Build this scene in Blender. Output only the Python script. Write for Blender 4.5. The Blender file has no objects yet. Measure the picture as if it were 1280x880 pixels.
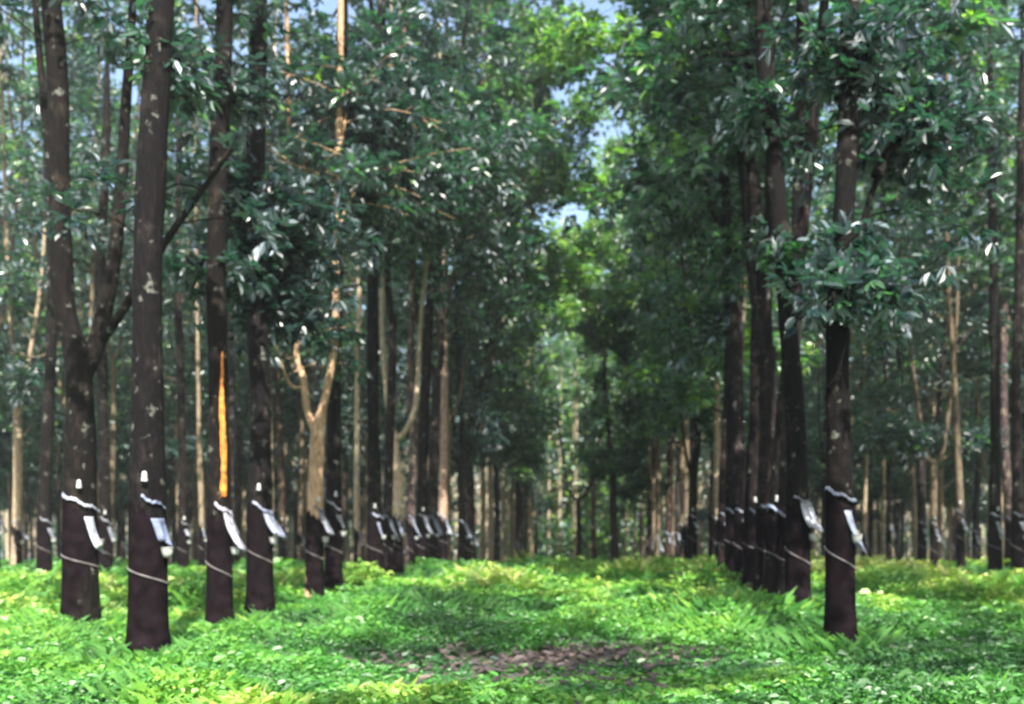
import bpy, math, random
import numpy as np
from mathutils import Vector

# ------------------------------------------------------------------ basics
F = 1150.0          # focal length in pixels of a 1280 px wide frame
VX, HY = 745.0, 655.0
CAM_Z = 1.28
SC = bpy.context.scene
COL = SC.collection
rs = np.random.RandomState(11)

def P(px, py, d):
    """real place of a point seen d metres along the lane"""
    return np.array([(px - VX) * d / F, d, CAM_Z - (py - HY) * d / F])

def ground_z(x, y):
    x = np.asarray(x, float); y = np.asarray(y, float)
    t = np.clip(y - 22.0, 0, None)
    drop = 0.052 * np.clip(t - 3 * (1 - np.exp(-t / 3.0)), 0, 95)
    hump = 0.11 * np.exp(-((x + 0.6) / 2.0) ** 2) * np.clip((y - 9.5) / 4, 0, 1) * np.clip((34 - y) / 8, 0, 1)
    n = 0.035 * np.sin(x * 1.3 + y * .7) * np.sin(y * .9 - x * .4) + 0.02 * np.sin(x * 3.1 + 1.3 * y)
    path = -0.06 * np.exp(-((x + .35) / 1.6) ** 2 - ((y - 9.3) / 1.3) ** 2)
    return -drop + hump + n + path

def norm(v):
    v = np.asarray(v, float)
    return v / (np.linalg.norm(v, axis=-1, keepdims=True) + 1e-9)

class Mesh:
    def __init__(self):
        self.v = []; self.f = []; self.n = 0; self.t = []
    def add(self, v, f, tint=None):
        v = np.asarray(v, float).reshape(-1, 3); f = np.asarray(f, int)
        if f.shape[1] == 3:
            f = np.hstack([f, -np.ones((len(f), 1), int)])
        self.v.append(v); self.f.append(np.where(f >= 0, f + self.n, -1)); self.n += len(v)
        self.t.append(np.full(len(f), .5) if tint is None else np.broadcast_to(tint, (len(f),)).astype(float))
    def tube(self, pts, rad, sides=8, cap=True):
        pts = np.asarray(pts, float); rad = np.asarray(rad, float); n = len(pts)
        tan = np.gradient(pts, axis=0); tan = norm(tan)
        ref = np.array([0, 1.0, 0.1]) if abs(tan[0][1]) < .8 else np.array([1.0, 0, 0])
        a = norm(np.cross(tan, ref)); b = np.cross(tan, a)
        ang = np.arange(sides) * 2 * np.pi / sides
        ring = pts[:, None] + rad[:, None, None] * (np.cos(ang)[None, :, None] * a[:, None] + np.sin(ang)[None, :, None] * b[:, None])
        v = ring.reshape(-1, 3)
        i = np.arange(n - 1)[:, None] * sides; j = np.arange(sides)[None]; k = (j + 1) % sides
        f = np.stack([i + j, i + sides + j, i + sides + k, i + k], -1).reshape(-1, 4)
        self.add(v, f)
        if cap:
            self.add(np.vstack([ring[-1], pts[-1:] + tan[-1] * rad[-1] * .5]), [[q, sides, (q + 1) % sides][::-1] for q in range(sides)])
    def build(self, name, smooth=True):
        v = np.vstack(self.v); f = np.vstack(self.f); t = np.concatenate(self.t)
        me = bpy.data.meshes.new(name)
        cnt = (f >= 0).sum(1); loops = f[f >= 0]
        start = np.concatenate([[0], np.cumsum(cnt)[:-1]])
        me.vertices.add(len(v)); me.vertices.foreach_set('co', v.ravel())
        me.loops.add(len(loops)); me.loops.foreach_set('vertex_index', loops)
        me.polygons.add(len(f)); me.polygons.foreach_set('loop_start', start); me.polygons.foreach_set('loop_total', cnt)
        me.polygons.foreach_set('use_smooth', np.full(len(f), smooth))
        at = me.attributes.new('tint', 'FLOAT', 'FACE'); at.data.foreach_set('value', t)
        me.update(calc_edges=True)
        return me

def leaflets(m, B, D, N, L, W, tint, droop=.12):
    """many leaf blades at once, each folded along its midrib"""
    D = norm(D); S = norm(np.cross(D, N)); N = np.cross(S, D)
    L = np.asarray(L)[:, None]; W = np.asarray(W)[:, None]
    up = N * W * .16
    v = np.stack([B,
                  B + D * L * .30 + S * W * .48 + up, B + D * L * .72 + S * W * .40 + up - N * L * droop * .4,
                  B + D * L - N * L * droop,
                  B + D * L * .72 - S * W * .40 + up - N * L * droop * .4, B + D * L * .30 - S * W * .48 + up], 1)
    n = len(B)
    base = np.arange(n)[:, None] * 6
    f = np.concatenate([base + np.array([[0, 1, 2, 3]]), base + np.array([[0, 3, 4, 5]])], 1).reshape(-1, 4)
    m.add(v.reshape(-1, 3), f, np.repeat(tint, 2))

def whorls(m, tips, dirs, rng, k=8, size=1.0, tone=None, spread=.1):
    """bunches of three-bladed leaves round each twig tip"""
    tips = np.asarray(tips); dirs = norm(dirs); n = len(tips)
    T = np.repeat(tips, k, 0); Dn = np.repeat(dirs, k, 0)
    r = norm(rng.normal(size=(n * k, 3)))
    r = norm(r - (r * Dn).sum(1, keepdims=True) * Dn * .8)
    pet = norm(r + Dn * rng.uniform(-.3, .8, (n * k, 1)) + np.array([0, 0, .1]))
    base = T - Dn * rng.uniform(0, .3, (n * k, 1)) * size + pet * rng.uniform(.08, .2, (n * k, 1)) * size
    tn = rng.uniform(0, 1, n * k) if tone is None else np.clip(np.repeat(tone, k) + rng.normal(0, .12, n * k), 0, 1)
    side = norm(np.cross(pet, np.array([0, 0, 1.0])) + rng.normal(0, .2, (n * k, 3)))
    for a in (-.75, 0, .75):
        d = norm(pet * math.cos(a) + side * math.sin(a) + np.array([0, 0, -.25]) + rng.normal(0, .12, (n * k, 3)))
        N = norm(np.array([0, 0, 1.0]) + rng.normal(0, .45, (n * k, 3)))
        L = rng.uniform(.12, .2, n * k) * size
        leaflets(m, base, d, N, L, L * rng.uniform(.36, .46, n * k), tn)

# ------------------------------------------------------------------ materials
def mat(name):
    m = bpy.data.materials.new(name); m.use_nodes = True
    nt = m.node_tree; nt.nodes.clear()
    out = nt.nodes.new('ShaderNodeOutputMaterial')
    return m, nt, out
def nd(nt, t, **kw):
    n = nt.nodes.new(t)
    for k, v in kw.items(): setattr(n, k, v)
    return n
def ramp(nt, stops, src):
    r = nd(nt, 'ShaderNodeValToRGB'); e = r.color_ramp.elements
    while len(e) < len(stops): e.new(.5)
    for el, (p, c) in zip(e, stops): el.position = p; el.color = (*c, 1)
    nt.links.new(src, r.inputs[0]); return r.outputs[0]
def noise(nt, scale, detail=4, vec=None, rough=.55):
    n = nd(nt, 'ShaderNodeTexNoise'); n.inputs['Scale'].default_value = scale; n.inputs['Detail'].default_value = detail
    n.inputs['Roughness'].default_value = rough
    if vec is not None: nt.links.new(vec, n.inputs['Vector'])
    return n.outputs['Fac']
def mixc(nt, fac, a, b, mode='MIX'):
    m = nd(nt, 'ShaderNodeMix', data_type='RGBA', blend_type=mode)
    for s, v in ((m.inputs[0], fac), (m.inputs[6], a), (m.inputs[7], b)):
        if isinstance(v, (int, float)): s.default_value = v
        elif isinstance(v, tuple): s.default_value = (*v, 1)
        else: nt.links.new(v, s)
    return m.outputs[2]

def leaf_material(name, stops, trans=.40, rough=.36, tcol=(1.7, 2.3, 1.15), under=(.33, .40, .46)):  # default under: pale leaf backs, with bluish glints put into their colour
    m, nt, out = mat(name)
    at = nd(nt, 'ShaderNodeAttribute', attribute_name='tint')
    oi = nd(nt, 'ShaderNodeObjectInfo')
    mul = nd(nt, 'ShaderNodeMath', operation='MULTIPLY_ADD'); nt.links.new(oi.outputs['Random'], mul.inputs[0])
    mul.inputs[1].default_value = .4; nt.links.new(at.outputs['Fac'], mul.inputs[2])
    sub = nd(nt, 'ShaderNodeMath', operation='SUBTRACT'); nt.links.new(mul.outputs[0], sub.inputs[0]); sub.inputs[1].default_value = .2
    c = ramp(nt, stops, sub.outputs[0])
    gm = nd(nt, 'ShaderNodeNewGeometry'); tc = nd(nt, 'ShaderNodeTexCoord')
    pn = ramp(nt, [(.44, (.05, .05, .05)), (.56, (.9, .9, .9))], noise(nt, 1.6, 3, tc.outputs['Object']))
    bf = nd(nt, 'ShaderNodeMath', operation='MULTIPLY'); nt.links.new(gm.outputs['Backfacing'], bf.inputs[0]); nt.links.new(pn, bf.inputs[1])
    cb = mixc(nt, bf.outputs[0], c, under)
    b = nd(nt, 'ShaderNodeBsdfPrincipled'); nt.links.new(cb, b.inputs['Base Color'])
    b.inputs['Roughness'].default_value = rough; b.inputs['Specular IOR Level'].default_value = .9
    t = nd(nt, 'ShaderNodeBsdfTranslucent'); nt.links.new(mixc(nt, 1.0, c, tcol, 'MULTIPLY'), t.inputs[0])
    x = nd(nt, 'ShaderNodeMixShader'); x.inputs[0].default_value = trans
    nt.links.new(b.outputs[0], x.inputs[1]); nt.links.new(t.outputs[0], x.inputs[2]); nt.links.new(x.outputs[0], out.inputs[0])
    return m
M_LEAF = leaf_material('rubber_leaf', [(0, (.007, .025, .027)), (.45, (.018, .062, .042)), (.75, (.06, .15, .035)), (.97, (.17, .27, .03))])
M_COVER = leaf_material('ground_leaf', [(0, (.02, .09, .02)), (.35, (.06, .24, .03)), (.7, (.18, .38, .045)), (.9, (.36, .48, .09)), (1, (.55, .52, .26))],
                        trans=.35, rough=.5, tcol=(1.3, 1.35, .7), under=(.12, .3, .08))

def bark_material(name, d, l, lichen):
    m, nt, out = mat(name)
    tc = nd(nt, 'ShaderNodeTexCoord'); mp = nd(nt, 'ShaderNodeMapping'); nt.links.new(tc.outputs['Object'], mp.inputs[0])
    mp.inputs['Scale'].default_value = (1, 1, .28)
    oi = nd(nt, 'ShaderNodeObjectInfo')
    fine = noise(nt, 26, 6, mp.outputs[0], .7)
    big = noise(nt, 3.2, 4, tc.outputs['Object'], .6)
    c1 = ramp(nt, [(.34, d[0]), (.52, d[1]), (.72, d[2])], fine)
    c2 = ramp(nt, [(.38, l[0]), (.68, l[1])], fine)
    c = mixc(nt, ramp(nt, [(.55, (0, 0, 0)), (.68, (1, 1, 1))], big), c1, c2)
    c = mixc(nt, 1.0, c, oi.outputs['Color'], 'MULTIPLY')
    li = noise(nt, 7.5, 5, tc.outputs['Object'], .68)      # lichen crusts
    c = mixc(nt, ramp(nt, [(.60, (0, 0, 0)), (.68, (lichen,) * 3)], li), c, (.20, .21, .18))
    b = nd(nt, 'ShaderNodeBsdfPrincipled'); nt.links.new(c, b.inputs['Base Color']); b.inputs['Roughness'].default_value = .85; b.inputs['Specular IOR Level'].default_value = .12
    bp = nd(nt, 'ShaderNodeBump'); bp.inputs['Strength'].default_value = .9; bp.inputs['Distance'].default_value = .03
    nt.links.new(fine, bp.inputs['Height']); nt.links.new(bp.outputs[0], b.inputs['Normal'])
    nt.links.new(b.outputs[0], out.inputs[0]); return m
M_BARK = bark_material('rubber_bark', [(.009, .008, .009), (.034, .030, .032), (.15, .125, .118)], [(.05, .042, .036), (.34, .33, .27)], .55)
M_PALE = bark_material('pale_rubber_bark', [(.14, .11, .085), (.30, .25, .19), (.46, .40, .31)], [(.26, .23, .18), (.52, .49, .40)], .3)
def pale(o):
    o.material_slots[0].link = 'OBJECT'; o.material_slots[0].material = M_PALE

def plain(name, col, rough=.6, trans=0.0, nscale=30, var=.25, spec=.5):
    m, nt, out = mat(name)
    tc = nd(nt, 'ShaderNodeTexCoord'); oi = nd(nt, 'ShaderNodeObjectInfo')
    n = noise(nt, nscale, 4, tc.outputs['Object'])
    c = ramp(nt, [(.3, tuple(x * (1 - var) for x in col)), (.7, tuple(min(1, x * (1 + var * .4)) for x in col))], n)
    c = mixc(nt, 1.0, c, oi.outputs['Color'], 'MULTIPLY')
    b = nd(nt, 'ShaderNodeBsdfPrincipled'); nt.links.new(c, b.inputs['Base Color']); b.inputs['Roughness'].default_value = rough
    b.inputs['Specular IOR Level'].default_value = spec
    bp = nd(nt, 'ShaderNodeBump'); bp.inputs['Strength'].default_value = .4; bp.inputs['Distance'].default_value = .01
    nt.links.new(n, bp.inputs['Height']); nt.links.new(bp.outputs[0], b.inputs['Normal'])
    if trans:
        t = nd(nt, 'ShaderNodeBsdfTranslucent'); nt.links.new(c, t.inputs[0])
        x = nd(nt, 'ShaderNodeMixShader'); x.inputs[0].default_value = trans
        nt.links.new(b.outputs[0], x.inputs[1]); nt.links.new(t.outputs[0], x.inputs[2]); nt.links.new(x.outputs[0], out.inputs[0])
    else: nt.links.new(b.outputs[0], out.inputs[0])
    return m
M_POLY = plain('polythene', (.30, .325, .38), .45, .2, 7, .75)
M_CUP = plain('glazed_cup', (.34, .35, .34), .45, 0, 20, .4)
M_PANEL = plain('tapped_bark', (.0075, .0048, .0062), .85, 0, 7, .9, .03)
M_CUT = plain('latex_streak', (.11, .10, .10), .7, 0, 7, .9)
M_SUNSIDE = plain('scraped_wood', (.54, .20, .035), .7, 0, 14, .75, .2)  # orange sunlight on the bark, put into the colour

def ground_material():
    m, nt, out = mat('forest_soil')
    tc = nd(nt, 'ShaderNodeTexCoord')
    n1 = noise(nt, .55, 5, tc.outputs['Object']); n2 = noise(nt, 14, 6, tc.outputs['Object'], .7)
    soil = ramp(nt, [(.25, (.02, .012, .011)), (.55, (.055, .033, .025)), (.8, (.14, .09, .06))], n2)
    grn = ramp(nt, [(.3, (.02, .07, .015)), (.7, (.09, .2, .04))], n2)
    c = mixc(nt, ramp(nt, [(.42, (0, 0, 0)), (.58, (1, 1, 1))], n1), soil, grn)
    b = nd(nt, 'ShaderNodeBsdfPrincipled'); nt.links.new(c, b.inputs['Base Color']); b.inputs['Roughness'].default_value = .95
    bp = nd(nt, 'ShaderNodeBump'); bp.inputs['Distance'].default_value = .05; nt.links.new(n2, bp.inputs['Height']); nt.links.new(bp.outputs[0], b.inputs['Normal'])
    nt.links.new(b.outputs[0], out.inputs[0]); return m

# ------------------------------------------------------------------ object helpers
def obj(name, me, m, parent=None):
    o = bpy.data.objects.new(name, me); COL.objects.link(o)
    if m is not None:
        if not me.materials: me.materials.append(m)
    if parent is not None: o.parent = parent
    return o
def thing(name, label, cat, loc, group=None):
    o = bpy.data.objects.new(name, None); COL.objects.link(o); o.location = loc
    o.empty_display_size = .3
    o['label'] = label; o['category'] = cat
    if group: o['group'] = group
    return o

def smooth_path(ctrl, n):
    c = np.asarray(ctrl, float)
    if len(c) == 2:
        t = np.linspace(0, 1, n)[:, None]; return c[0] * (1 - t) + c[1] * t
    p = np.vstack([2 * c[0] - c[1], c, 2 * c[-1] - c[-2]])
    out = []
    for s in np.linspace(0, len(c) - 1 - 1e-6, n):
        i = int(s); t = s - i; a, b, d, e = p[i:i + 4]
        out.append(.5 * (2 * b + (d - a) * t + (2 * a - 5 * b + 4 * d - e) * t * t + (3 * b - a - 3 * d + e) * t ** 3))
    return np.array(out)

# ------------------------------------------------------------------ fittings on a tapped trunk (origin on the trunk's axis)
def rf(z, r):            # trunk radius near the ground
    return r * (1 + .75 * math.exp(-z / .16) + .05 * math.exp(-z / 1.2))
def sheet(m, fn, u0, u1, v0, v1, nu, nv, thick=.004):
    """a curved sheet with thickness: fn(u, v) -> (point, outward)"""
    A = np.zeros((nu, nv, 3)); B = np.zeros((nu, nv, 3))
    for i in range(nu):
        for j in range(nv):
            p, o = fn(u0 + (u1 - u0) * i / (nu - 1), v0 + (v1 - v0) * j / (nv - 1))
            A[i, j] = p + o * thick; B[i, j] = p
    idx = np.arange(nu * nv).reshape(nu, nv)
    q = lambda I: np.stack([I[:-1, :-1], I[1:, :-1], I[1:, 1:], I[:-1, 1:]], -1).reshape(-1, 4)
    n = nu * nv
    edge = np.concatenate([idx[:, 0], idx[-1, 1:], idx[::-1, -1][1:], idx[0, ::-1][1:]])
    e = np.stack([edge[:-1], edge[1:], edge[1:] + n, edge[:-1] + n], -1)
    m.add(np.vstack([A.reshape(-1, 3), B.reshape(-1, 3)]), np.vstack([q(idx), q(idx)[:, ::-1] + n, e[:, ::-1]]))
def dirv(th):
    return np.array([math.sin(th), -math.cos(th), 0])
D2 = math.pi / 180
def guard_mesh(r, zg, tilt, a0=-125, a1=125, flare=.05, h=.05):
    m = Mesh()
    def fn(u, v):
        th = u * D2; z = zg - tilt * math.sin(th * .75) + .012 * math.sin(u * .11 + zg * 40) + .006 * math.sin(u * .37)
        rr = rf(z, r) + .004 + flare * v
        return dirv(th) * rr + np.array([0, 0, z - h * v - .012 * v * v]), dirv(th)
    sheet(m, fn, a0, a1, 0, 1, 30, 4)
    return m.build('rain_guard')
def apron_mesh(r, ztop, zbot, a0, a1, out=.07, slant=.0, wav=.012):
    m = Mesh()
    def fn(u, v):
        th = (u + slant * v) * D2; z = ztop + (zbot - ztop) * v
        rr = rf(z, r) + .006 + out * v ** 1.4 + wav * math.sin(u * .25 + 4 * v) * v
        return dirv(th) * rr + np.array([0, 0, z + .04 * v * math.sin(u * .09)]), dirv(th)
    sheet(m, fn, a0, a1, 0, 1, 12, 9)
    return m.build('plastic_apron')
def panel_mesh(r, zt, zb, a0=-88, a1=88, lift=.004):
    m = Mesh()
    def fn(u, v):
        th = u * D2; z = zt - .13 * math.sin(th * .75) + (zb - zt) * v - (1 - v) * .07 * (1 + math.sin(u * .13 + zt * 60) * math.sin(u * .31))
        return dirv(th) * (rf(z, r) + lift * .5 + .0012 * math.sin(z * 90 + u * .1)) + np.array([0, 0, z]), dirv(th)
    sheet(m, fn, a0, a1, 0, 1, 24, 26, .002)
    return m.build('tapping_panel')
def cut_mesh(r, z, drop=.22, a0=-85, a1=80):
    m = Mesh()
    def fn(u, v):
        th = u * D2; zz = z - drop * (u - a0) / (a1 - a0) - .018 * v
        return dirv(th) * (rf(zz, r) + .009) + np.array([0, 0, zz]), dirv(th)
    sheet(m, fn, a0, a1, 0, 1, 22, 2, .008)
    return m.build('tapping_cut')
def cup_mesh(r, z, th, rad=.055, h=.09, flip=False):
    m = Mesh(); th *= D2
    c = dirv(th) * (rf(z, r) + rad + .004) + np.array([0, 0, z])
    prof = [(.35, 0), (.62, .05), (.85, .35), (.97, .75), (1.0, 1), (1.06, 1.02), (1.04, .97), (.9, .96), (.8, .4), (.5, .14), (.01, .12)]
    prof = [(.01, 0)] + prof
    n = 16; ang = np.arange(n) * 2 * np.pi / n
    V = []
    for a, b in prof:
        zz = (1 - b if flip else b) * h - h / 2
        V.append(np.stack([c[0] + a * rad * np.cos(ang), c[1] + a * rad * np.sin(ang), np.full(n, c[2] + zz)], 1))
    V = np.vstack(V); k = len(prof)
    f = [[i * n + j, i * n + (j + 1) % n, (i + 1) * n + (j + 1) % n, (i + 1) * n + j] for i in range(k - 1) for j in range(n)]
    m.add(V, f if not flip else [q[::-1] for q in f])
    return m.build('latex_cup')

def fittings(root, r, rng, poly=(1, 1, 1), face=0.0, zg=1.5, style=None, centre=(0, 0), simple=False, top_cup=None):
    """guard, apron, cut, panel and cups; centre = axis offset at 1.3 m, face = turn about z"""
    parts = []
    tilt = rng.uniform(.07, .15)
    style = style or rng.choice(['long', 'short', 'wide'])
    parts.append(('rain_guard', guard_mesh(r, zg, tilt, a0=rng.uniform(-70, 0), a1=rng.uniform(60, 130), flare=rng.uniform(.008, .03), h=rng.uniform(.015, .035)), M_POLY, tuple(.7 * q for q in poly)))
    a = rng.uniform(5, 25)
    q = rng.uniform(-1, 1, 4)
    if style == 'long': ap = apron_mesh(r, zg - .17, zg - .52 + .05 * q[0], a, a + 30 + 8 * q[1], .06 + .03 * q[2], 32 + 10 * q[3], .02)
    elif style == 'short': ap = apron_mesh(r, zg - .18, zg - .38 + .05 * q[0], a, a + 48 + 12 * q[1], .04 + .02 * q[2], 22 + 12 * q[3], .025)
    else: ap = apron_mesh(r, zg - .06, zg - .45 + .06 * q[0], 20 + 10 * q[1], 75 + 12 * q[2], .13, 25 + 12 * q[3], .03)
    parts.append(('plastic_apron', ap, M_POLY, poly))
    zg += rng.uniform(-.05, .05)
    if not simple:
        zc = zg - rng.uniform(.52, .62)
        parts.append(('tapping_panel', panel_mesh(r, zg - .05, .12), M_PANEL, (1, 1, 1)))
        parts.append(('tapping_cut', cut_mesh(r, zc, rng.uniform(.14, .24)), M_CUT, (1, 1, 1)))
        parts.append(('latex_cup', cup_mesh(r, zg - .47, a + 40, .05), M_CUP, (1, 1, 1)))
    if top_cup or (top_cup is None and rng.uniform() < .25):
        parts.append(('latex_cup', cup_mesh(r, zg + rng.uniform(.13, .2), rng.uniform(-10, 25), .026, .085, True), M_CUP, (1, 1, 1)))
    for nme, me, m, c in parts:
        o = obj(nme, me, m, root); o.location = (centre[0], centre[1], 0); o.rotation_euler.z = face; o.color = (*c, 1)

# ------------------------------------------------------------------ trees
def limb_leaves(rng, path, r0, m, tips, dirs, dens=1.0, start=.3, reach=1.9, up=.25, lo=0):
    """side branches and twigs along a limb; gathers the twig tips"""
    L = np.linalg.norm(np.diff(path, axis=0), axis=1).sum()
    n = max(3, int(L * 1.15 * dens))
    for q in range(n):
        t = start + (1 - start) * (q + rng.uniform(0, .9)) / n
        i = min(len(path) - 2, int(t * (len(path) - 1))); fr = t * (len(path) - 1) - i
        b = path[i] * (1 - fr) + path[i + 1] * fr
        if b[2] < lo: continue
        a = rng.uniform(0, 2 * np.pi)
        d = norm(np.array([math.cos(a), math.sin(a), up + rng.uniform(-.25, .45)]))
        ln = reach * rng.uniform(.45, 1.0) * (1.15 - .55 * t)
        c = [b, b + d * ln * .5 + np.array([0, 0, .08 * ln]), b + d * ln + np.array([0, 0, -.12 * ln])]
        pp = smooth_path(c, 5)
        m.tube(pp, np.linspace(max(.010, r0 * .22 * (1.1 - t)), .006, 5), 4, False)
        for k in range(5):
            s = rng.uniform(.3, 1.0); j = min(3, int(s * 4)); bb = pp[j] * (1 - (s * 4 - j)) + pp[j + 1] * (s * 4 - j)
            e = norm(d + rng.normal(0, .75, 3)) * rng.uniform(.15, .6)
            if k == 0: bb = pp[-1]; e = d * .12
            tips.append(bb + e); dirs.append(e + np.array([0, 0, .05]))
            if k < 3: m.tube([bb, bb + e], [.006, .004], 3, False)
    tips.append(path[-1]); dirs.append(path[-1] - path[-2])

def generic_tree(seed, low=0.0, zc=None, arch=0, reach=3.3, dens=1.0, tone_up=0):
    rng = np.random.RandomState(seed)
    H = rng.uniform(17.5, 21.5); zf = rng.uniform(3.0, 7.5); r = rng.uniform(.09, .14)
    lean = rng.normal(0, .018, 2)
    m = Mesh(); tips = []; dirs = []
    zs = np.concatenate([[-.5, 0, .12, .3, .6, 1.0, 1.5], np.linspace(2.2, zf, 5)])
    ph = rng.uniform(0, 6, 2)
    def ax(z): return np.array([lean[0] * z + .05 * math.sin(z * .7 + ph[0]) * min(1, z / 2), lean[1] * z + .05 * math.sin(z * .6 + ph[1]) * min(1, z / 2), z])
    rad = [rf(max(z, 0), r) * (1 - .03 * max(z - 1.5, 0)) for z in zs]
    m.tube([ax(z) for z in zs], rad, 12, False)
    top = ax(zf); n = rng.choice([1, 2, 2, 3]); a0 = rng.uniform(0, 6.28)
    for k in range(n):
        a = a0 + k * 6.28 / n + rng.normal(0, .3); sp = rng.uniform(.6, 1.5) if n > 1 else .3
        hh = H * rng.uniform(.85, 1) if k else H
        st = ax(zf - .15); d = np.array([math.cos(a), math.sin(a), 0])
        c = [st, st + d * sp * .35 + np.array([0, 0, .8]), st + d * sp * .8 + np.array([0, 0, (hh - zf) * .35]) + rng.normal(0, .12, 3),
             st + d * sp * 1.2 + np.array([0, 0, (hh - zf) * .7]) + rng.normal(0, .3, 3), st + d * sp * 1.5 + np.array([0, 0, hh - zf]) + rng.normal(0, .3, 3)]
        pth = smooth_path(c, 14)
        r1 = rad[-1] * (.98 if n == 1 else .74 if k == 0 else .6)
        m.tube(pth, np.linspace(r1, .02, 14), 8, False)
        limb_leaves(rng, pth, r1, m, tips, dirs, dens=(1.6 if n > 1 else 2.5) * dens, start=.06 if low else .2, reach=reach, lo=zc or (4.2 if low else 6.3))
    for q in range(arch):            # long limbs arching out over the lane (towards +x)
        z0 = rng.uniform(7.0, 14.5); a = rng.normal(0, .5); d = np.array([math.cos(a), math.sin(a), 0])
        st = ax(zf) + np.array([0, 0, z0 - zf]); R_ = rng.uniform(2.8, 4.6)
        pth = smooth_path([st, st + d * R_ * .35 + np.array([0, 0, 2.0]), st + d * R_ * .75 + np.array([0, 0, 3.2]), st + d * R_ + np.array([0, 0, 3.4])], 12)
        m.tube(pth, np.linspace(.07, .02, 12), 6, False)
        limb_leaves(rng, pth, .08, m, tips, dirs, dens=2.3, start=.25, reach=1.9)
    if low:
        for _ in range(int(low)):
            z = rng.uniform(zc or 3.2, zf + .5); a = rng.uniform(0, 6.28)
            st = ax(min(z, zf)); d = np.array([math.cos(a), math.sin(a), .35])
            pth = smooth_path([st, st + d * .6, st + d * 1.4 + np.array([0, 0, .1]), st + d * 2.0 + np.array([0, 0, -.15])], 7)
            m.tube(pth, np.linspace(.035, .01, 7), 5, False)
            limb_leaves(rng, pth, .04, m, tips, dirs, dens=2.2, start=.45, reach=.7)
    cm = Mesh(); tips = np.array(tips)
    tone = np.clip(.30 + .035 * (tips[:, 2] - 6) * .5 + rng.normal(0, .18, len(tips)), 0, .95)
    if arch: tone = np.clip(tone + .28 * (tips[:, 0] > 1.8), 0, .95)  # leaves over the lane paler: sunlight put into their tone
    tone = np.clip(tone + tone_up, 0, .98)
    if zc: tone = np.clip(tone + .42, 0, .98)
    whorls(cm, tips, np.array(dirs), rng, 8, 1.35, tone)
    return dict(trunk=m.build('trunk'), crown=cm.build('crown', False), r=r, c=ax(1.2)[:2], n=len(tips))

KINDS = [generic_tree(100 + i, low=(0, 0, 5)[i % 3]) for i in range(12)]
LANEK = [generic_tree(200 + i, low=(0, 3)[i % 2], arch=4) for i in range(5)]
NARROW = [generic_tree(260 + i, low=(0, 2)[i % 2], reach=1.45, dens=.9, tone_up=.25) for i in range(4)]  # tone_up puts the light of the open lane into paler leaves
for k in KINDS + LANEK + NARROW: k['trunk'].materials.append(M_BARK); k['crown'].materials.append(M_LEAF)

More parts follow.
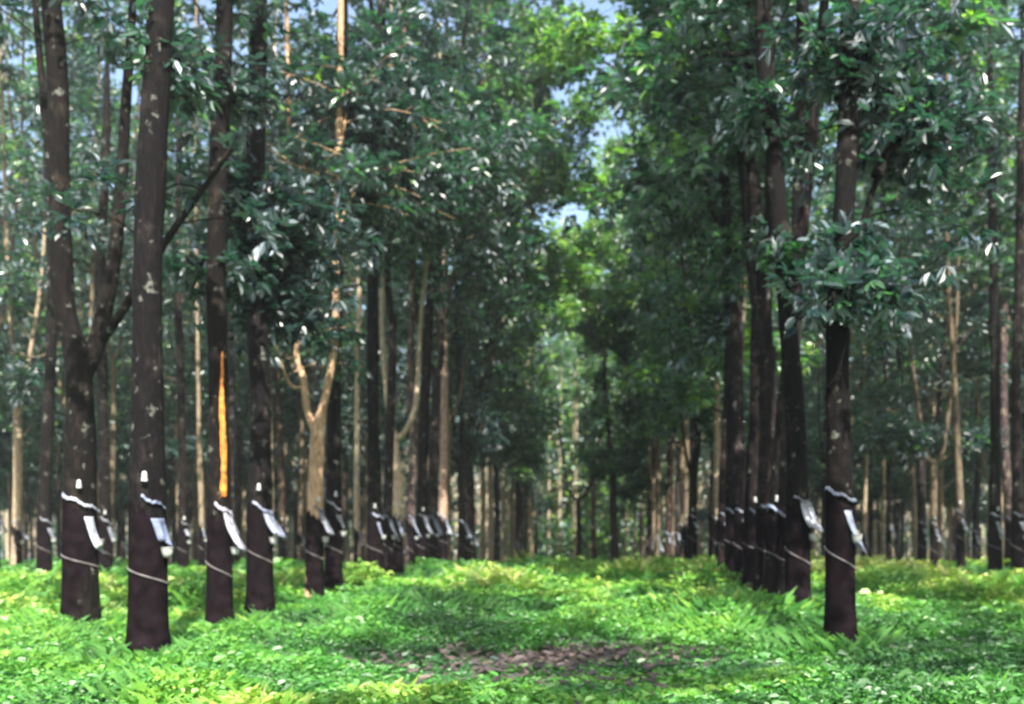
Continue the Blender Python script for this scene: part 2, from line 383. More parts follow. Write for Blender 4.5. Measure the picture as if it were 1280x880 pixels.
def hero(px, base_d, r, trunk, label, limbs=(), boughs=(), tint=(1, 1, 1), seed=0, leaf=0, fork=None, top=14.0, crown_low=6.2, crown_dens=1.0, group='tapped rubber trees lining the lane', **fit):
    """one near tree. trunk: control points (px, py) up the stem; limbs: (list of (px, py, dy), radius0, leafy);
       boughs: (start (px,py), end (px,py,dd), number of twigs, spread in m)"""
    rng = np.random.RandomState(seed + 500)
    X = (px - VX) * base_d / F; gz = float(ground_z(X, base_d))
    o3 = np.array([X, base_d, gz])
    root = thing('rubber_tree', label, 'tree', tuple(o3), group)
    L = lambda p: P(p[0], p[1], base_d + (p[2] if len(p) > 2 else 0)) - o3
    m = Mesh(); tips = []; dirs = []
    ctrl = [np.array([0, 0, -.5]), np.array([0, 0, .25])] + [L(p) for p in trunk]
    pth = smooth_path(ctrl, 46)
    H = pth[-1][2]
    rad = []
    for p in pth:
        z = max(p[2], 0); w = 1 + .04 * math.sin(z * 3 + seed) + .025 * math.sin(z * 7.3 + seed * 2)
        rad.append((rf(z, r) if z < 1.7 else rf(z, r) * (1 - .35 * (z - 1.7) / max(H, 6))) * (w if z > 1.7 else 1) * (1 - .14 * min(1, max(0, (z - 1.5) / .9))))
    if fork: rad = [q * (1 - (1 - fork[1]) * min(1, max(0, (p[2] - fork[0]) / .35))) for q, p in zip(rad, pth)]
    if H > 9: rad[-6:] = [q * k for q, k in zip(rad[-6:], (.9, .75, .6, .45, .3, .15))]
    m.tube(pth, rad, 16, False)
    if H > 9: limb_leaves(rng, pth, r * .7, m, tips, dirs, dens=crown_dens * 1.8, start=.25, reach=3.1, lo=crown_low)
    for pts, r0, leafy in limbs:
        lp = smooth_path([L(p) for p in pts], 18)
        rr = np.linspace(r0, r0 * .45 if lp[-1][2] < 9 else .03, 18)
        m.tube(lp, rr, 10, True)
        if leafy: limb_leaves(rng, lp, r0, m, tips, dirs, dens=leafy, start=.3, reach=1.8, lo=crown_low if lp[-1][2] > 8 else 0)
    for a, b, n, sp in boughs:
        s, e = L(a), L(b)
        lp = smooth_path([s, s * .6 + e * .4 + np.array([0, 0, .25]), e], 9)
        m.tube(lp, np.linspace(.035, .012, 9), 6, False)
        for q in range(n):
            t = rng.uniform(.45, 1.0); j = min(7, int(t * 8)); bb = lp[j]
            ee = rng.normal(0, 1, 3) * np.array([1, 1, .55]) * sp
            c = smooth_path([bb, bb + ee * .5 + np.array([0, 0, .08]), bb + ee], 4)
            m.tube(c, [.012, .009, .006, .005], 4, False)
            for w in range(2):
                tips.append(c[3 - w] + rng.normal(0, .05, 3)); dirs.append(ee + np.array([0, 0, .1]))
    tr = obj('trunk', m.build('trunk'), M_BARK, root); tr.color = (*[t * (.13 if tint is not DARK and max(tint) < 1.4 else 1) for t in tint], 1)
    if seed in (5, 8, 10, 20): tr.color = (*tint, 1); pale(tr)
    if tips:
        cm = Mesh(); tips = np.array(tips)
        tone = np.clip(.12 + leaf + (.08 if px > 745 else 0) + rng.normal(0, .2, len(tips)), 0, .9)  # negative leaf offset puts the shade of the dark clumps into the tone
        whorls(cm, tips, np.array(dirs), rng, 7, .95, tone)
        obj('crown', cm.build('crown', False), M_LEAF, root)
    fit.setdefault('zg', 1.5)
    i = int(np.argmin(abs(pth[:, 2] - 1.1)))
    rng2 = np.random.RandomState(seed)
    face = math.atan2(-X, base_d) * -1.0 * 0 + math.atan2(X, base_d) * -1.0
    fittings(root, r, rng2, centre=(pth[i][0], pth[i][1]), face=face, **fit)
    return root, tr

N = np.array
DARK = (.085, .072, .085)
# --- the row left of the lane, from the front
hero(185, 8.1, .15, [(185, 640), (184, 480), (185, 320), (192, 160), (200, 20), (205, -300), (210, -700)],
     'thickest straight dark rubber tree on the left, blue-grey apron below its rain guard', seed=1,
     tint=DARK, poly=(.62, .70, .92), style='short', zg=1.52, top_cup=True, crown_dens=.8,
     boughs=[((195, 160), (235, 60, .5), 10, .35)])
hero(102, 9.9, .165, [(100, 640), (100, 540), (97, 450), (80, 380), (75, 260), (72, 100), (60, -60), (50, -400), (45, -600)],
     'thick rubber tree forking low into two dark stems, white apron slung across its trunk', seed=2, tint=(.8, .66, .6), fork=(3.0, .82),
     limbs=[([(103, 470), (122, 425, .1), (140, 340, .2), (150, 250, .3), (158, 120, .3), (166, 0, .3), (175, -300, .4)], .10, .8),
            ([(128, 425, -.1), (165, 370, -.3), (205, 305, -.5), (240, 255, -.6), (290, 185, -.7)], .052, 1.2),
            ([(80, 330), (60, 180, .2), (44, 0, .3), (38, -150, .4)], .05, .8)],
     style='long', zg=1.50, top_cup=True, poly=(1.5, 1.5, 1.5), group='tapped rubber trees lining the lane')
r275, _ = hero(275, 10.3, .128, [(274, 620), (273, 480), (270, 350), (273, 200), (280, 50), (284, -300), (286, -500)],
     'slim rubber tree with a bright orange sunlit strip painted above its white apron', seed=3, tint=(.8, .62, .55),
     style='wide', zg=1.52, poly=(1.5, 1.35, 1.4), top_cup=False, boughs=[((270, 330), (235, 380, .3), 8, .3), ((274, 180), (310, 110, .4), 14, .4)])
hero(325, 11.5, .15, [(325, 620), (326, 520), (322, 400), (318, 250), (322, 100), (325, -250), (325, -400)],
     'dark rubber tree just right of the orange-striped one, its top lost in dark leaves', seed=4, leaf=-.2,
     tint=DARK, zg=1.5, poly=(.8, .82, .95), style='wide', top_cup=True,
     boughs=[((324, 420), (350, 390, .5), 40, .42), ((322, 350), (300, 330, .2), 20, .4), ((320, 330), (385, 330, .6), 44, .5), ((321, 300), (350, 260, -.3), 40, .45), ((321, 380), (385, 395, .4), 12, .3)])
hero(393, 13.8, .125, [(394, 620), (396, 570), (398, 535), (410, 480), (419, 420), (420, 300), (425, 100), (428, -150), (430, -260)],
     'rubber tree whose pale tan trunk splits into a narrow lit Y', seed=5, tint=(1.25, 1.0, .8), fork=(2.75, .52),
     limbs=[([(397, 548), (384, 512), (379, 470, .1), (370, 440, .2), (366, 300, .4), (360, 100, .5), (356, -100, .5)], .06, 1.0),
            ([(380, 485, .1), (364, 482, 0), (352, 455, -.1), (345, 430, -.2)], .032, 1.5)],
     style='wide', zg=1.6, poly=(.95, .93, .95), top_cup=True,
     boughs=[((420, 300), (470, 210, .4), 26, .55), ((425, 180), (455, 100, .2), 24, .55), ((370, 300), (400, 180, .2), 20, .5)])
hero(417, 14.7, .13, [(417, 620), (418, 480), (421, 350), (420, 200), (428, 50), (430, -200)],
     'dark upright rubber tree close behind the one with the pale tan Y fork', seed=6, leaf=-.2, tint=DARK, zg=1.62, style='short', top_cup=True,
     boughs=[((421, 300), (500, 230, .6), 48, .6), ((424, 150), (520, 130, .5), 50, .65), ((424, 200), (480, 170, -.5), 40, .6), ((421, 250), (450, 290, -.4), 16, .45)])
hero(469, 17.6, .14, [(468, 620), (466, 480), (466, 350), (470, 200), (476, 50), (480, -120)],
     'straight near-black rubber tree left of the one with a curved pale branch', seed=7, leaf=-.2, tint=(.5, .42, .48), zg=1.5,
     style='long', poly=(.85, .87, 1), top_cup=True, boughs=[((467, 330), (540, 260, .6), 48, .7), ((470, 200), (560, 170, .6), 55, .8), ((470, 240), (620, 230, -.4), 45, .7), ((472, 150), (430, 60, 0), 20, .6)])
hero(496, 19.5, .13, [(496, 620), (494, 575), (492, 545), (488, 530), (478, 420), (482, 300), (488, 100), (490, -60)],
     'rubber tree with one pale branch curving up to the right from a low fork', seed=8, leaf=-.2, tint=(1.1, 1.05, .95), fork=(3.1, .6), zg=1.5, style='long', poly=(.8, .85, 1), top_cup=True,
     limbs=[([(492, 548), (502, 545, -.1), (515, 522, -.2), (521, 490, -.2), (526, 400, 0), (540, 250, .2), (550, 60, .3)], .07, 1.2)],
     boughs=[((484, 300), (560, 250, .3), 18, .6)])
hero(527, 22.0, .15, [(528, 600), (532, 480), (540, 350), (552, 280), (556, 100), (560, 0)],
     'dark rubber tree leaning slightly right, just ahead of a pale pinkish trunk', seed=9, tint=(1.0, .75, .7), zg=1.5, style='wide',
     boughs=[((548, 300), (620, 340, -.5), 24, .5), ((552, 280), (655, 350, -.5), 22, .45), ((555, 200), (620, 180, 0), 24, .7)])
hero(553, 24.6, .13, [(554, 600), (556, 480), (553, 360), (556, 250), (565, 50)],
     'pale pinkish rubber tree in the row left of the lane', seed=10, tint=(1.0, .82, .78), zg=1.5, style='wide', poly=(1, 1, 1))
# --- the row right of the lane, from the front
hero(1050, 8.95, .135, [(1050, 640), (1047, 480), (1048, 380), (1054, 280), (1060, 180), (1062, 60), (1066, -300), (1068, -500)],
     'nearest rubber tree right of the lane, small curved branch and slim white apron', seed=11, tint=(.6, .52, .52), zg=1.58,
     style='long', poly=(.85, .9, 1), top_cup=False, crown_dens=.6,
     limbs=[([(1066, 330, 0), (1078, 285, .1), (1092, 235, .1), (1118, 180, .2), (1150, 100, .4)], .045, 1.2),
            ([(1040, 485, -.14), (1034, 486, -.2), (1048, 465, -.26), (1056, 430, -.26), (1060, 400, -.3)], .018, 0),
            ([(1048, 330, -.05), (1030, 355, -.1), (1012, 385, -.1), (1000, 400, 0)], .02, 1)],
     boughs=[((1056, 400), (1095, 375, -.4), 10, .22), ((1054, 330), (1040, 385, -.5), 8, .22), ((1100, 220), (1150, 190, .2), 16, .4), ((1060, 120), (1110, 70, .3), 18, .45),
             ((1060, 160), (1030, 90, .2), 6, .3), ((1092, 220), (1200, 140, .6), 20, .5)])
hero(998, 11.4, .145, [(997, 620), (994, 520), (986, 420), (978, 320), (968, 200), (955, 60), (948, -200), (945, -380)],
     'stout dark rubber tree leaning left as it rises, with a large pale apron', seed=12, crown_dens=.5, tint=(.7, .6, .6), zg=1.62,
     style='wide', poly=(1.3, 1.25, 1.2), top_cup=False, limbs=[([(958, 100), (966, 50, -.1), (958, 10, -.1), (950, -60, -.1)], .045, .8)],
     boughs=[((980, 350), (960, 330, -.3), 8, .3), ((962, 160), (925, 180, -.2), 8, .4)])
hero(968, 13.4, .14, [(972, 640), (982, 500), (995, 350), (1000, 200), (1003, 50), (1004, -250)],
     'rubber tree leaning right behind the stout left-leaning one, crossing it higher up', seed=13, crown_dens=.5, tint=(.75, .6, .6), zg=1.5, style='short', poly=(.7, .8, .95), top_cup=True,
     boughs=[((1002, 120), (1080, 90, .3), 16, .5), ((1000, 200), (1030, 170, .3), 8, .4)])
hero(940, 15.3, .15, [(942, 620), (946, 480), (948, 330), (940, 200), (934, 60), (930, -150)],
     'dark rubber tree with mauve-lit upper trunk, fourth from the front in the right lane-side row', seed=14, crown_dens=.6, tint=(.9, .62, .66), zg=1.5, style='short', poly=(.7, .8, .95), top_cup=True,
     boughs=[((946, 300), (900, 350, .2), 16, .45), ((940, 200), (880, 180, .3), 22, .6), ((936, 100), (860, 60, .4), 24, .7)])
hero(917, 17.5, .15, [(916, 620), (914, 480), (910, 330), (905, 200), (900, 0)],
     'dark rubber tree with white apron, partly behind the mauve-lit trunk right of the lane', seed=15, tint=(.6, .5, .5), zg=1.52, style='short', poly=(.8, .9, 1),
     boughs=[((912, 400), (875, 440, .2), 18, .5), ((908, 300), (850, 270, .3), 20, .6)])
hero(866, 24.5, .12, [(866, 625), (867, 600), (868, 585), (873, 540), (878, 420), (880, 250), (884, 100)],
     'thin rubber tree with a pale branch curving up to the left, beside the lane', seed=16, tint=(.8, .7, .6), zg=1.5, style='short',
     limbs=[([(867, 602), (860, 580, -.1), (855, 550, -.15), (850, 510, -.2), (840, 440, -.2), (830, 300, 0)], .05, 1.4)],
     boughs=[((876, 500), (850, 480, -.6), 22, .55), ((878, 470), (890, 450, -.5), 18, .5), ((878, 520), (820, 500, -.5), 20, .55)])
# --- near trees of the outer rows
hero(56, 18.2, .13, [(56, 620), (62, 480), (66, 350), (60, 200), (62, 0)],
     'slim dark rubber tree behind and left of the low-forking one', seed=17, tint=(.8, .65, .6), zg=1.4, style='short', group='rubber trees of the second row on the left')
hero(131, 19.8, .13, [(131, 620), (128, 480), (125, 350), (132, 200), (135, 0)],
     'slim rubber tree seen in the gap between the two thickest left trunks', seed=18, tint=(.8, .65, .6), zg=1.4, style='long', group='rubber trees of the second row on the left')
hero(229, 23.0, .12, [(229, 620), (226, 480), (222, 350), (224, 200), (226, 60)],
     'slim reddish-dark rubber tree between the thickest trunk and the orange-striped one', seed=19, tint=(1.0, .7, .62), zg=1.35, style='short', group='rubber trees of the second row on the left')
hero(448, 24.0, .085, [(446, 620), (447, 480), (449, 380), (446, 250), (450, 60)],
     'very thin pale grey rubber tree left of the straight near-black one', seed=20, tint=(.95, .92, .85), zg=1.3, style='short', group='rubber trees of the second row on the left')
hero(1244, 20.6, .135, [(1244, 620), (1244, 480), (1242, 350), (1240, 200), (1236, 0)],
     'dark rubber tree near the right edge, bright white apron, left of a close pair', seed=21, tint=(.7, .65, .6), zg=1.5, style='long', group='rubber trees of the second row on the right')
hero(1272, 20.0, .13, [(1272, 620), (1270, 480), (1274, 350), (1276, 200), (1278, 0)],
     'reddish-lit rubber tree cut by the right edge, right one of a close pair', seed=22, tint=(1.2, .9, .85), zg=1.5, style='short', group='rubber trees of the second row on the right')

# orange strip: the slim tree's sunlit right side put into colour
def strip_mesh():
    m = Mesh(); o3 = np.array(r275.location); 
    ctrl = smooth_path([np.array([0, 0, -.5]), np.array([0, 0, .25])] + [P(x, y, 10.3) - o3 for x, y in [(274, 620), (273, 480), (270, 350), (273, 200), (280, 50), (284, -300), (286, -500)]], 46)
    def axis(z):
        return np.array([np.interp(z, ctrl[:, 2], ctrl[:, 0]), np.interp(z, ctrl[:, 2], ctrl[:, 1])])
    def fn(u, v):
        z = 1.6 + 1.62 * v; w = (1 - .8 * max(0, v - .5) / .5) * (1 +   .12 * math.sin(v * 23) + .1 * math.sin(v * 51 + 2 * u))
        th = (40 + 4 * math.sin(v * 7) + 13 * w * u) * D2; c = axis(z)
        return np.array([c[0], c[1], z]) + dirv(th) * (rf(z, .128) * 1.03 + .003), dirv(th)
    sheet(m, fn, -1, 1, 0, 1, 9, 60, .005)
    return m.build('scraped_strip')
s = obj('scraped_strip', strip_mesh(), M_SUNSIDE, r275); s['label'] = 'bright orange strip painted as sunlight on the trunk side'; s.rotation_euler.z = 0

# --- every other tree of the plantation rows
ORD = ['', 'first', 'second', 'third', 'fourth', 'fifth', 'sixth', 'seventh', 'eighth', 'ninth', 'tenth', 'eleventh', 'twelfth', 'thirteenth', 'fourteenth', 'fifteenth',
       'sixteenth', 'seventeenth', 'eighteenth', 'nineteenth', 'twentieth', 'twenty-first', 'twenty-second', 'twenty-third', 'twenty-fourth', 'twenty-fifth', 'twenty-sixth', 'twenty-seventh',
       'twenty-eighth', 'twenty-ninth', 'thirtieth', 'thirty-first', 'thirty-second', 'thirty-third', 'thirty-fourth', 'thirty-fifth']
RNG = np.random.RandomState(77)
rows = [(-4.35, 26.5, 'left', 1, 10), (2.85, 19.5, 'right', 1, 5), (-10.8, 25.2, 'left', 2, 3), (9.3, 22.6, 'right', 2, 2),
        (-14.6, 21.5, 'left', 3, 0), (13.0, 26, 'right', 3, 0), (-18.2, 25, 'left', 4, 0), (16.7, 31, 'right', 4, 0),
        (-22.0, 31, 'left', 5, 0), (20.4, 38, 'right', 5, 0), (-25.8, 36, 'left', 6, 0), (24.1, 46, 'right', 6, 0), (-29.6, 43, 'left', 7, 0),
        (27.8, 53, 'right', 7, 0), (-33.4, 49, 'left', 8, 0), (31.5, 60, 'right', 8, 0), (-37.2, 54, 'left', 9, 0)]
n_gen = 0
SPACING = 2.15; YMAX = 66
for X0, y0, side, k, seen in rows:
    y = y0; cnt = seen
    while y < YMAX:
        x = X0 + RNG.normal(0, .22); yy = y + RNG.normal(0, .25); step = SPACING * (.75 if k == 1 else 1)
        gap = RNG.uniform() < (.05 if not (k == 1 and y > 46) else .3)
        y += step
        if gap: continue
        px = VX + F * x / yy
        if px < -90 or px > 1370: continue
        if seen and abs(px - 866) < 4 and yy < 27: continue
        inview = -10 < px < 1290
        kd = KINDS[RNG.randint(12)]
        gz = float(ground_z(x, yy))
        if inview:
            cnt += 1
            look = ['dark', 'greyish', 'slim', 'slender', 'brownish', 'slender', 'slender', 'slender'][RNG.randint(8)]
            lab = ('%s rubber tree, %s from the front in the row just %s of the lane' % (look, ORD[cnt], side)) if k == 1 else \
                  ('%s rubber tree, %s in view along the %s row %s of the lane' % (look, ORD[cnt], ORD[k], side))
        else:
            look = 'dark'; lab = 'rubber tree just outside the picture, row %s %s, %.1f metres away' % (ORD[k], side, yy)
        tone = {'dark': (.6, .5, .5), 'greyish': (1.35, 1.25, 1.1), 'slim': (1.0, .8, .7), 'slender': (1.3, 1.2, 1.05), 'brownish': (1.15, .8, .62)}[look]
        tone = tuple(t * u for u in [RNG.uniform(.2, .8)] for t in tone)
        root = thing('rubber_tree', lab, 'tree', (x, yy, gz), 'rubber trees of row %s %s of the lane' % (ORD[k], side))
        sc = RNG.uniform(.88, 1.12) * (.78 if look in ('slim', 'slender') else 1); sz = RNG.uniform(.9, 1.1)
        rot = RNG.uniform(0, 6.28)
        if k == 1 and ((side == 'left' and yy < 33) or (23 < yy < 27) or 39 < yy < 44):
            kd = LANEK[RNG.randint(5)]; rot = (0 if side == 'left' else math.pi) + RNG.normal(0, .25)
        elif k == 1: kd = NARROW[RNG.randint(4)]
        tr = obj('trunk', kd['trunk'], None, root); tr.color = (*tone, 1)
        if look == 'slender': pale(tr)
        cr = obj('crown', kd['crown'], None, root)
        for o in (tr, cr): o.rotation_euler.z = rot; o.scale = (sc, sc, sz)
        if yy < 58:
            c = kd['c'] * sc; cc, ss = math.cos(rot), math.sin(rot)
            ctr = (c[0] * cc - c[1] * ss, c[0] * ss + c[1] * cc)
            fittings(root, kd['r'] * sc, RNG, centre=ctr, face=-math.atan2(x, yy), zg=RNG.uniform(1.32, 1.62), simple=yy > 34,
                     poly=tuple(u * t for u in [RNG.uniform(.8, 1.5) if k == 1 else RNG.uniform(.4, 1.2)] for t in (.92, .96, 1.0)))
        n_gen += 1
# unseen trees carry on the rows, added to throw dappled shade forward
for i, (x, y) in enumerate([(2.8, -1.5), (3.0, -7.5), (9.2, 9.0), (9.4, 3.2), (9.1, -2.5), (9.5, -8), (9.2, 14.6), (15.9, 6), (15.7, 12), (15.9, 18), (15.8, -4), (-10.8, 7)]):
    root = thing('rubber_tree', 'rubber tree outside the picture in a row beside the camera, number %d' % (i + 1), 'tree', (x, y, float(ground_z(x, y))), 'rubber trees beside and behind the viewer')
    root['label'] = 'rubber tree outside the picture beside the viewer'
    kd = KINDS[(i * 5) % 12]
    tr = obj('trunk', kd['trunk'], None, root); cr = obj('crown', kd['crown'], None, root); tr.color = (.6, .5, .5, 1)
    for o in (tr, cr): o.rotation_euler.z = i * 1.7
# trees squeezed into the near lane rows
for i, (px, d, kk, lab, tn) in enumerate([
        (983, 12.5, 0, 'black slim trunk squeezed behind the stout left-leaning tree', (.25, .2, .22)), (953, 14.3, 4, 'slim black trunk in the tight right-hand cluster, left of the right-leaning tree', (.25, .2, .2)),
        (928, 16.5, 7, 'black slim trunk just left of the mauve-lit one', (.25, .2, .22)), (904, 18.6, 10, 'dark slim trunk closing the left side of the tight right-hand cluster', (.3, .22, .22)),
        (484, 18.6, 1, 'dark slim trunk between the straight near-black one and the curved-branch one', (.3, .24, .26)), (512, 20.8, 3, 'pale slim trunk just right of the curved-branch tree', (2.2, 1.8, 1.6)),
        (541, 23.4, 9, 'dark slim trunk just left of the pale pinkish one', (.3, .24, .24)), (1262, 24.5, 6, 'thin trunk behind the close pair at the right edge', (1.2, 1.0, .9))]):
    x = (px - VX) * d / F; kd = KINDS[kk]
    root = thing('rubber_tree', lab, 'tree', (x, d, float(ground_z(x, d))), 'tapped rubber trees lining the lane')
    tr = obj('trunk', kd['trunk'], None, root); tr.color = (*tn, 1); cr = obj('crown', kd['crown'], None, root); rot = i * 2.1
    for o in (tr, cr): o.rotation_euler.z = rot; o.scale = (1.05, 1.05, 1)
    c = kd['c'] * 1.05; cc, ss = math.cos(rot), math.sin(rot)
    fittings(root, kd['r'] * 1.05, RNG, centre=(c[0] * cc - c[1] * ss, c[0] * ss + c[1] * cc), face=-math.atan2(x, d), zg=RNG.uniform(1.35, 1.6), poly=(.8, .85, .95))
# trees closing the far end of the lane
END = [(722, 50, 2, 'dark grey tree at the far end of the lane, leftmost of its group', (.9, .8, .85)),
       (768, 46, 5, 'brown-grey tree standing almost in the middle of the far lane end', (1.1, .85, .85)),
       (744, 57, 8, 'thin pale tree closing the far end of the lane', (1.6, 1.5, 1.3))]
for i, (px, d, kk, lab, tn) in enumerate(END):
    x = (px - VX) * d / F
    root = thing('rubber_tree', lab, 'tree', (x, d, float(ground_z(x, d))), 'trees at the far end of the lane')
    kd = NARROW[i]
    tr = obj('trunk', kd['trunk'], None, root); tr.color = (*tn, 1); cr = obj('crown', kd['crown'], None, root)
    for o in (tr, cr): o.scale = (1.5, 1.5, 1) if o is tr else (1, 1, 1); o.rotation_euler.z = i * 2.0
print('generic trees', n_gen)

# ------------------------------------------------------------------ far woods beyond the counted rows (nobody could count them)
def far_woods():
    m = Mesh(); rng = np.random.RandomState(5)
    for i in range(1100):
        d = rng.uniform(67, 125); x = rng.uniform(-.75, .6) * d
        z0 = float(ground_z(x, d)); H = rng.uniform(13, 18)
        m.tube([(x, d, z0 - .3), (x + rng.normal(0, .1), d, z0 + 3), (x + rng.normal(0, .4), d, z0 + H)], [.15, .12, .05], 6, False)
    tr = m.build('far_trunks')
    c = Mesh(); n = 150000
    d = rng.uniform(68, 127, n); x = rng.uniform(-.78, .62, n) * d
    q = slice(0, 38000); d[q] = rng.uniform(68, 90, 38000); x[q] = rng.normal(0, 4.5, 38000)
    z = ground_z(x, d) + np.where(rng.uniform(size=n) < .25, rng.uniform(.2, 4, n), rng.triangular(2.0, 13, 27, n))
    B = np.stack([x, d, z], 1)
    L = rng.uniform(.25, .6, n)
    leaflets(c, B, norm(rng.normal(size=(n, 3))), norm(rng.normal(size=(n, 3)) + [0, -.3, .8]), L, L * .55, np.clip(.55 + .32 * np.exp(-(x / 7) ** 2) + rng.normal(0, .22, n), 0, 1))  # leaves paler behind the lane: its sunlit glow put into the tint
    return tr, c.build('distant_woods', False)
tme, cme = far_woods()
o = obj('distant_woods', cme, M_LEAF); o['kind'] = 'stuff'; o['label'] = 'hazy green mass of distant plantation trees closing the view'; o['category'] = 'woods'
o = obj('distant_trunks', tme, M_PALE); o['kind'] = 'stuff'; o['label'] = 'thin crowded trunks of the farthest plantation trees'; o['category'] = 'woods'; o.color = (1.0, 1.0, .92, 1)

# ------------------------------------------------------------------ ground
def ground():
    ys = np.concatenate([np.linspace(-300, -12, 14), np.arange(-10, 40, .35), np.linspace(42, 135, 32), np.linspace(160, 900, 12)])
    xs = np.concatenate([np.linspace(-600, -50, 12), np.arange(-45, -14, 1.6), np.arange(-14, 14, .35), np.arange(15, 46, 1.6), np.linspace(50, 600, 12)])
    X, Y = np.meshgrid(xs, ys, indexing='ij'); Z = ground_z(X, Y)
    V = np.stack([X, Y, Z], -1).reshape(-1, 3)
    idx = np.arange(len(V)).reshape(X.shape)
    f = np.stack([idx[:-1, :-1], idx[1:, :-1], idx[1:, 1:], idx[:-1, 1:]], -1).reshape(-1, 4)
    m = Mesh(); m.add(V, f); return m.build('ground')
g = obj('ground', ground(), ground_material()); g['kind'] = 'structure'; g['label'] = 'earth floor of the plantation'

def vnoise(x, y, s, seed):
    r = np.random.RandomState(seed); T = r.uniform(size=(64, 64))
    u = x / s + 1000; v = y / s + 1000; i = np.floor(u).astype(int); j = np.floor(v).astype(int); a = u - i; b = v - j
    a = a * a * (3 - 2 * a); b = b * b * (3 - 2 * b); g_ = lambda p, q: T[p % 64, q % 64]
    return g_(i, j) * (1 - a) * (1 - b) + g_(i + 1, j) * a * (1 - b) + g_(i, j + 1) * (1 - a) * b + g_(i + 1, j + 1) * a * b

def scatter(rng, n, y0, y1):
    y = np.sqrt(rng.uniform(y0 ** 2, y1 ** 2, n)); x = rng.uniform(-.72, .54, n) * (y + 2.5)
    return x, y
def bare(x, y):
    return np.exp(-((x + .65) / 1.5) ** 4 - ((y - 9.1) / 1.0) ** 2) * 1.25 * (.35 + vnoise(x, y, .5, 8) * .6 + vnoise(x, y, .18, 12) * .5)
def cover():
    rng = np.random.RandomState(9); m = Mesh()
    for n, y0, y1, size in ((300000, 3.0, 12, .050), (170000, 12, 24, .085), (100000, 24, 48, .15)):
        x, y = scatter(rng, n, y0, y1)
        clump = vnoise(x, y, .7, 1) * .6 + vnoise(x, y, 1.9, 2) * .5
        keep = (rng.uniform(size=n) < np.clip(clump * 1.5 - .05, .12, 1)) & (rng.uniform(size=n) > bare(x, y))
        x, y, clump = x[keep], y[keep], clump[keep]; n = len(x)
        tall = (.03 + .72 * np.clip(clump - .32, 0, 1) ** 1.3) * np.clip(.75 + (y - 9) * .09, .7, 1.15)
        tall *= 1 - .8 * np.exp(-((x + .45) / 1.7) ** 4 - ((y - 8.4) / 1.6) ** 4)
        h = tall * rng.uniform(.15, 1, n) ** .7
        B = np.stack([x, y, ground_z(x, y) + h], 1)
        a = rng.uniform(0, 6.283, n)
        D = np.stack([np.cos(a), np.sin(a), rng.uniform(-.5, .7, n)], 1)
        Nn = norm(np.stack([rng.normal(0, .4, n), rng.normal(0, .4, n), np.ones(n)], 1))
        L = size * rng.uniform(.6, 1.4, n) * np.where(rng.uniform(size=n) < .08, 1.7, 1)
        zone = vnoise(x, y, .7, 3) * .55 + vnoise(x, y, 3.2, 4) * .45
        tint = np.clip(-.30 + 1.25 * zone + .25 * (h / .2 - .5) + .16 * (x > 3.6) * (y > 10) + .15 * np.exp(-((x + 1.9) / 1.3) ** 2 - ((y - 6.2) / 1.3) ** 2) - .18 * np.exp(-((x + 1.5) / 1.4) ** 2 - ((y - 11.5) / 2.) ** 2) - .12 * (y > 20) + rng.normal(0, .12, n), 0, .9 + .1 * (rng.uniform(size=n) < .25))  # natural zones; lower tints also put sun-shadow pockets into the colour
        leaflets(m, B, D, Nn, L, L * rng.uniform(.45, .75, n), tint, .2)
        # grass blades and stems from the soil
        k = int(n * .7); s = rng.choice(n, k, False)
        a = rng.uniform(0, 6.283, k)
        ln = rng.uniform(.1, 1.3, k); D = np.stack([np.cos(a) * ln, np.sin(a) * ln, np.ones(k)], 1)
        Nn = np.stack([-np.cos(a), -np.sin(a), .4 * np.ones(k)], 1)
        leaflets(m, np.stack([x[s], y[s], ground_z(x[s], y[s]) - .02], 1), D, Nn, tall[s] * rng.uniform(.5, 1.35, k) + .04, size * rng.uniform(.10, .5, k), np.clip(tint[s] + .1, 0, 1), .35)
    for t in [q for q in bpy.data.objects if q.type == 'EMPTY' and 2 < q.location.y < 24]:     # tufts crowding the trunk feet
        k = 320; a = rng.uniform(0, 6.283, k); rr = rng.uniform(.16, .5, k); x = t.location.x + np.cos(a) * rr; y = t.location.y + np.sin(a) * rr
        b = rng.uniform(0, 6.283, k)
        D = np.stack([np.cos(b) * .5, np.sin(b) * .5, np.ones(k)], 1); Nn = np.stack([-np.cos(b), -np.sin(b), .4 * np.ones(k)], 1)
        leaflets(m, np.stack([x, y, ground_z(x, y) - .02], 1), D, Nn, rng.uniform(.12, .42, k), rng.uniform(.015, .05, k), np.clip(rng.normal(.4, .2, k), 0, .9), .35)
    return m.build('ground_cover', False)
o = obj('ground_cover', cover(), M_COVER); o['kind'] = 'stuff'; o['label'] = 'bright green leafy weeds and grass covering the ground'; o['category'] = 'ground cover'

def litter():
    rng = np.random.RandomState(21); m = Mesh(); n = 9000
    x, y = scatter(rng, n, 4, 26)
    k = 2200; x[:k] = rng.normal(-.7, 1.3, k); y[:k] = rng.normal(9.0, 1.0, k)
    a = rng.uniform(0, 6.283, n)
    D = np.stack([np.cos(a), np.sin(a), rng.normal(0, .15, n)], 1); Nn = norm(np.stack([rng.normal(0, .35, n), rng.normal(0, .35, n), np.ones(n)], 1))
    L = rng.uniform(.07, .15, n)
    leaflets(m, np.stack([x, y, ground_z(x, y) + rng.uniform(.005, .05, n)], 1), D, Nn, L, L * .42, rng.uniform(0, 1, n), -.1)
    return m.build('leaf_litter', False)
M_LIT = leaf_material('dead_leaf', [(0, (.01, .006, .007)), (.5, (.03, .017, .016)), (.85, (.045, .028, .024)), (1, (.12, .085, .065))], trans=.1, rough=.7, tcol=(1.1, 1, .8))
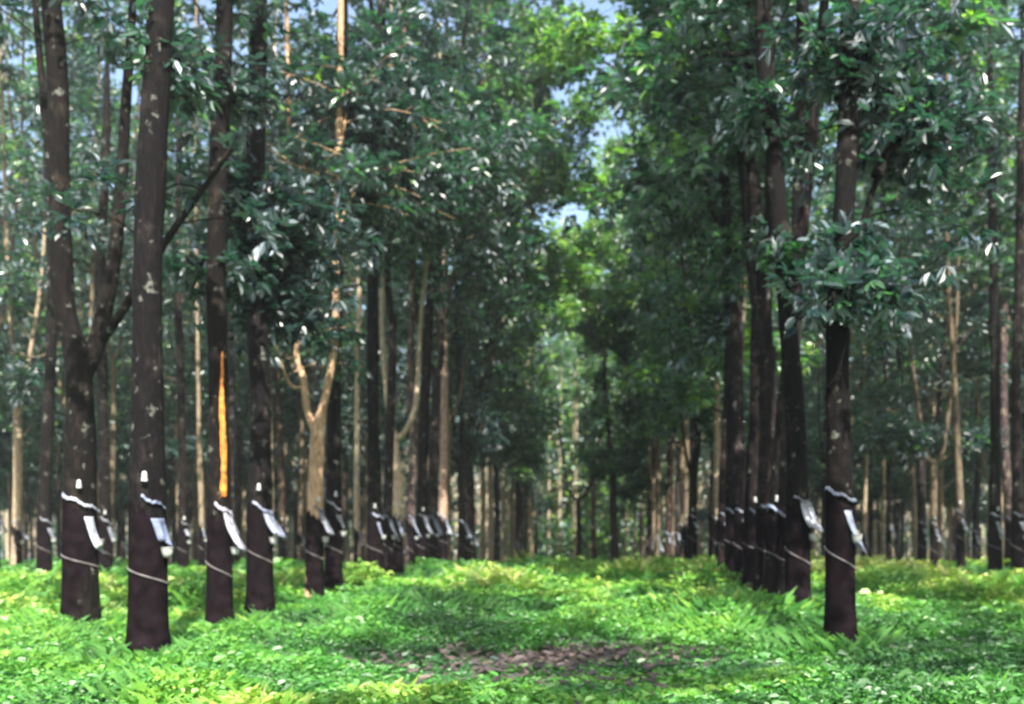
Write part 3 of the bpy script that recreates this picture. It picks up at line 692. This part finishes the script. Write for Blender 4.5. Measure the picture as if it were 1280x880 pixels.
o = obj('leaf_litter', litter(), M_LIT); o['kind'] = 'stuff'; o['label'] = 'brown dead leaves lying on the bare patch of the lane'; o['category'] = 'leaf litter'

def shrub(px, d, h, wd, n, label, tone, seed):
    rng = np.random.RandomState(seed); x = (px - VX) * d / F
    root = thing('leafy_shrub', label, 'shrub', (x, d, float(ground_z(x, d))))
    st = Mesh(); tips = []; dirs = []
    for i in range(n):
        a = rng.uniform(0, 6.28); q = rng.uniform(.2, 1) * wd
        e = np.array([math.cos(a) * q, math.sin(a) * q, h * rng.uniform(.5, 1) * (1.1 - .4 * q / wd)])
        pp = smooth_path([np.zeros(3) - [0, 0, .05], e * [.35, .35, .6], e], 6); st.tube(pp, np.linspace(.008, .003, 6), 4, False)
        for j in (5, 4, 3): tips.append(pp[j]); dirs.append(e + np.array([0, 0, .2]))
    obj('stem', st.build('stem'), M_BARK, root)
    c = Mesh(); whorls(c, tips, dirs, rng, 5, .55, np.clip(tone + rng.normal(0, .1, len(tips)), 0, 1))
    obj('foliage', c.build('foliage', False), M_COVER, root)
shrub(452, 16.4, .62, .55, 46, 'pale yellow-green bush at the foot of the straight near-black tree', .9, 1)
shrub(890, 15.5, .55, .7, 50, 'low rounded green bush at the lane edge in front of the dark right row', .6, 2)

# ------------------------------------------------------------------ humid air
def air():
    m, nt, out = mat('humid_air'); v = nd(nt, 'ShaderNodeVolumePrincipled'); v.inputs['Color'].default_value = (.86, .95, .93, 1)
    v.inputs['Density'].default_value = .0010; v.inputs['Anisotropy'].default_value = .3
    nt.links.new(v.outputs[0], out.inputs['Volume'])
    b = Mesh(); x0, x1, y0, y1, z0, z1 = -140, 140, -12, 160, -7.0, 29
    V = [(x, y, z) for x in (x0, x1) for y in (y0, y1) for z in (z0, z1)]
    b.add(V, [[0, 1, 3, 2], [4, 6, 7, 5], [0, 4, 5, 1], [2, 3, 7, 6], [0, 2, 6, 4], [1, 5, 7, 3]])
    h = obj('haze', b.build('haze', False), m); h['kind'] = 'stuff'; h['label'] = 'thin humid air between the rows'
air()

# ------------------------------------------------------------------ light, sky, camera
SUN_EL, SUN_AZ = math.radians(50), math.radians(163)     # azimuth from +Y towards +X
w = bpy.data.worlds.new('World'); SC.world = w; w.use_nodes = True
nt = w.node_tree; bg = nt.nodes['Background']
sky = nt.nodes.new('ShaderNodeTexSky'); sky.sky_type = 'NISHITA'; sky.sun_disc = False
sky.sun_elevation = SUN_EL; sky.sun_rotation = SUN_AZ; sky.air_density = 1.0; sky.dust_density = 4.0
nt.links.new(sky.outputs[0], bg.inputs[0]); bg.inputs[1].default_value = .115
ld = bpy.data.lights.new('sun', 'SUN'); ld.energy = 5; ld.angle = math.radians(.5); ld.color = (1, .95, .86)
sun = bpy.data.objects.new('sun', ld); COL.objects.link(sun)
dv = Vector((math.sin(SUN_AZ) * math.cos(SUN_EL), math.cos(SUN_AZ) * math.cos(SUN_EL), math.sin(SUN_EL)))
sun.rotation_euler = dv.to_track_quat('Z', 'Y').to_euler(); sun.location = dv * 40

cd = bpy.data.cameras.new('camera'); cam = bpy.data.objects.new('camera', cd); COL.objects.link(cam)
cam.location = (0, 0, CAM_Z); cam.rotation_euler = (math.radians(90), 0, 0)
cd.sensor_width = 36; cd.lens = F / 1280 * 36
cd.shift_x = -(VX - 640) / 1280; cd.shift_y = (HY - 440) / 1280
cd.clip_end = 2000; cd.clip_start = .05
cd.dof.use_dof = True; cd.dof.focus_distance = 3.0; cd.dof.aperture_fstop = 2.3
SC.camera = cam
SC.view_settings.view_transform = 'Standard'; SC.view_settings.look = 'None'; SC.view_settings.gamma = 1
SC.view_settings.exposure = 1.9
SC.cycles.max_bounces = 6; SC.cycles.diffuse_bounces = 3; SC.cycles.transmission_bounces = 4; SC.cycles.transparent_max_bounces = 8
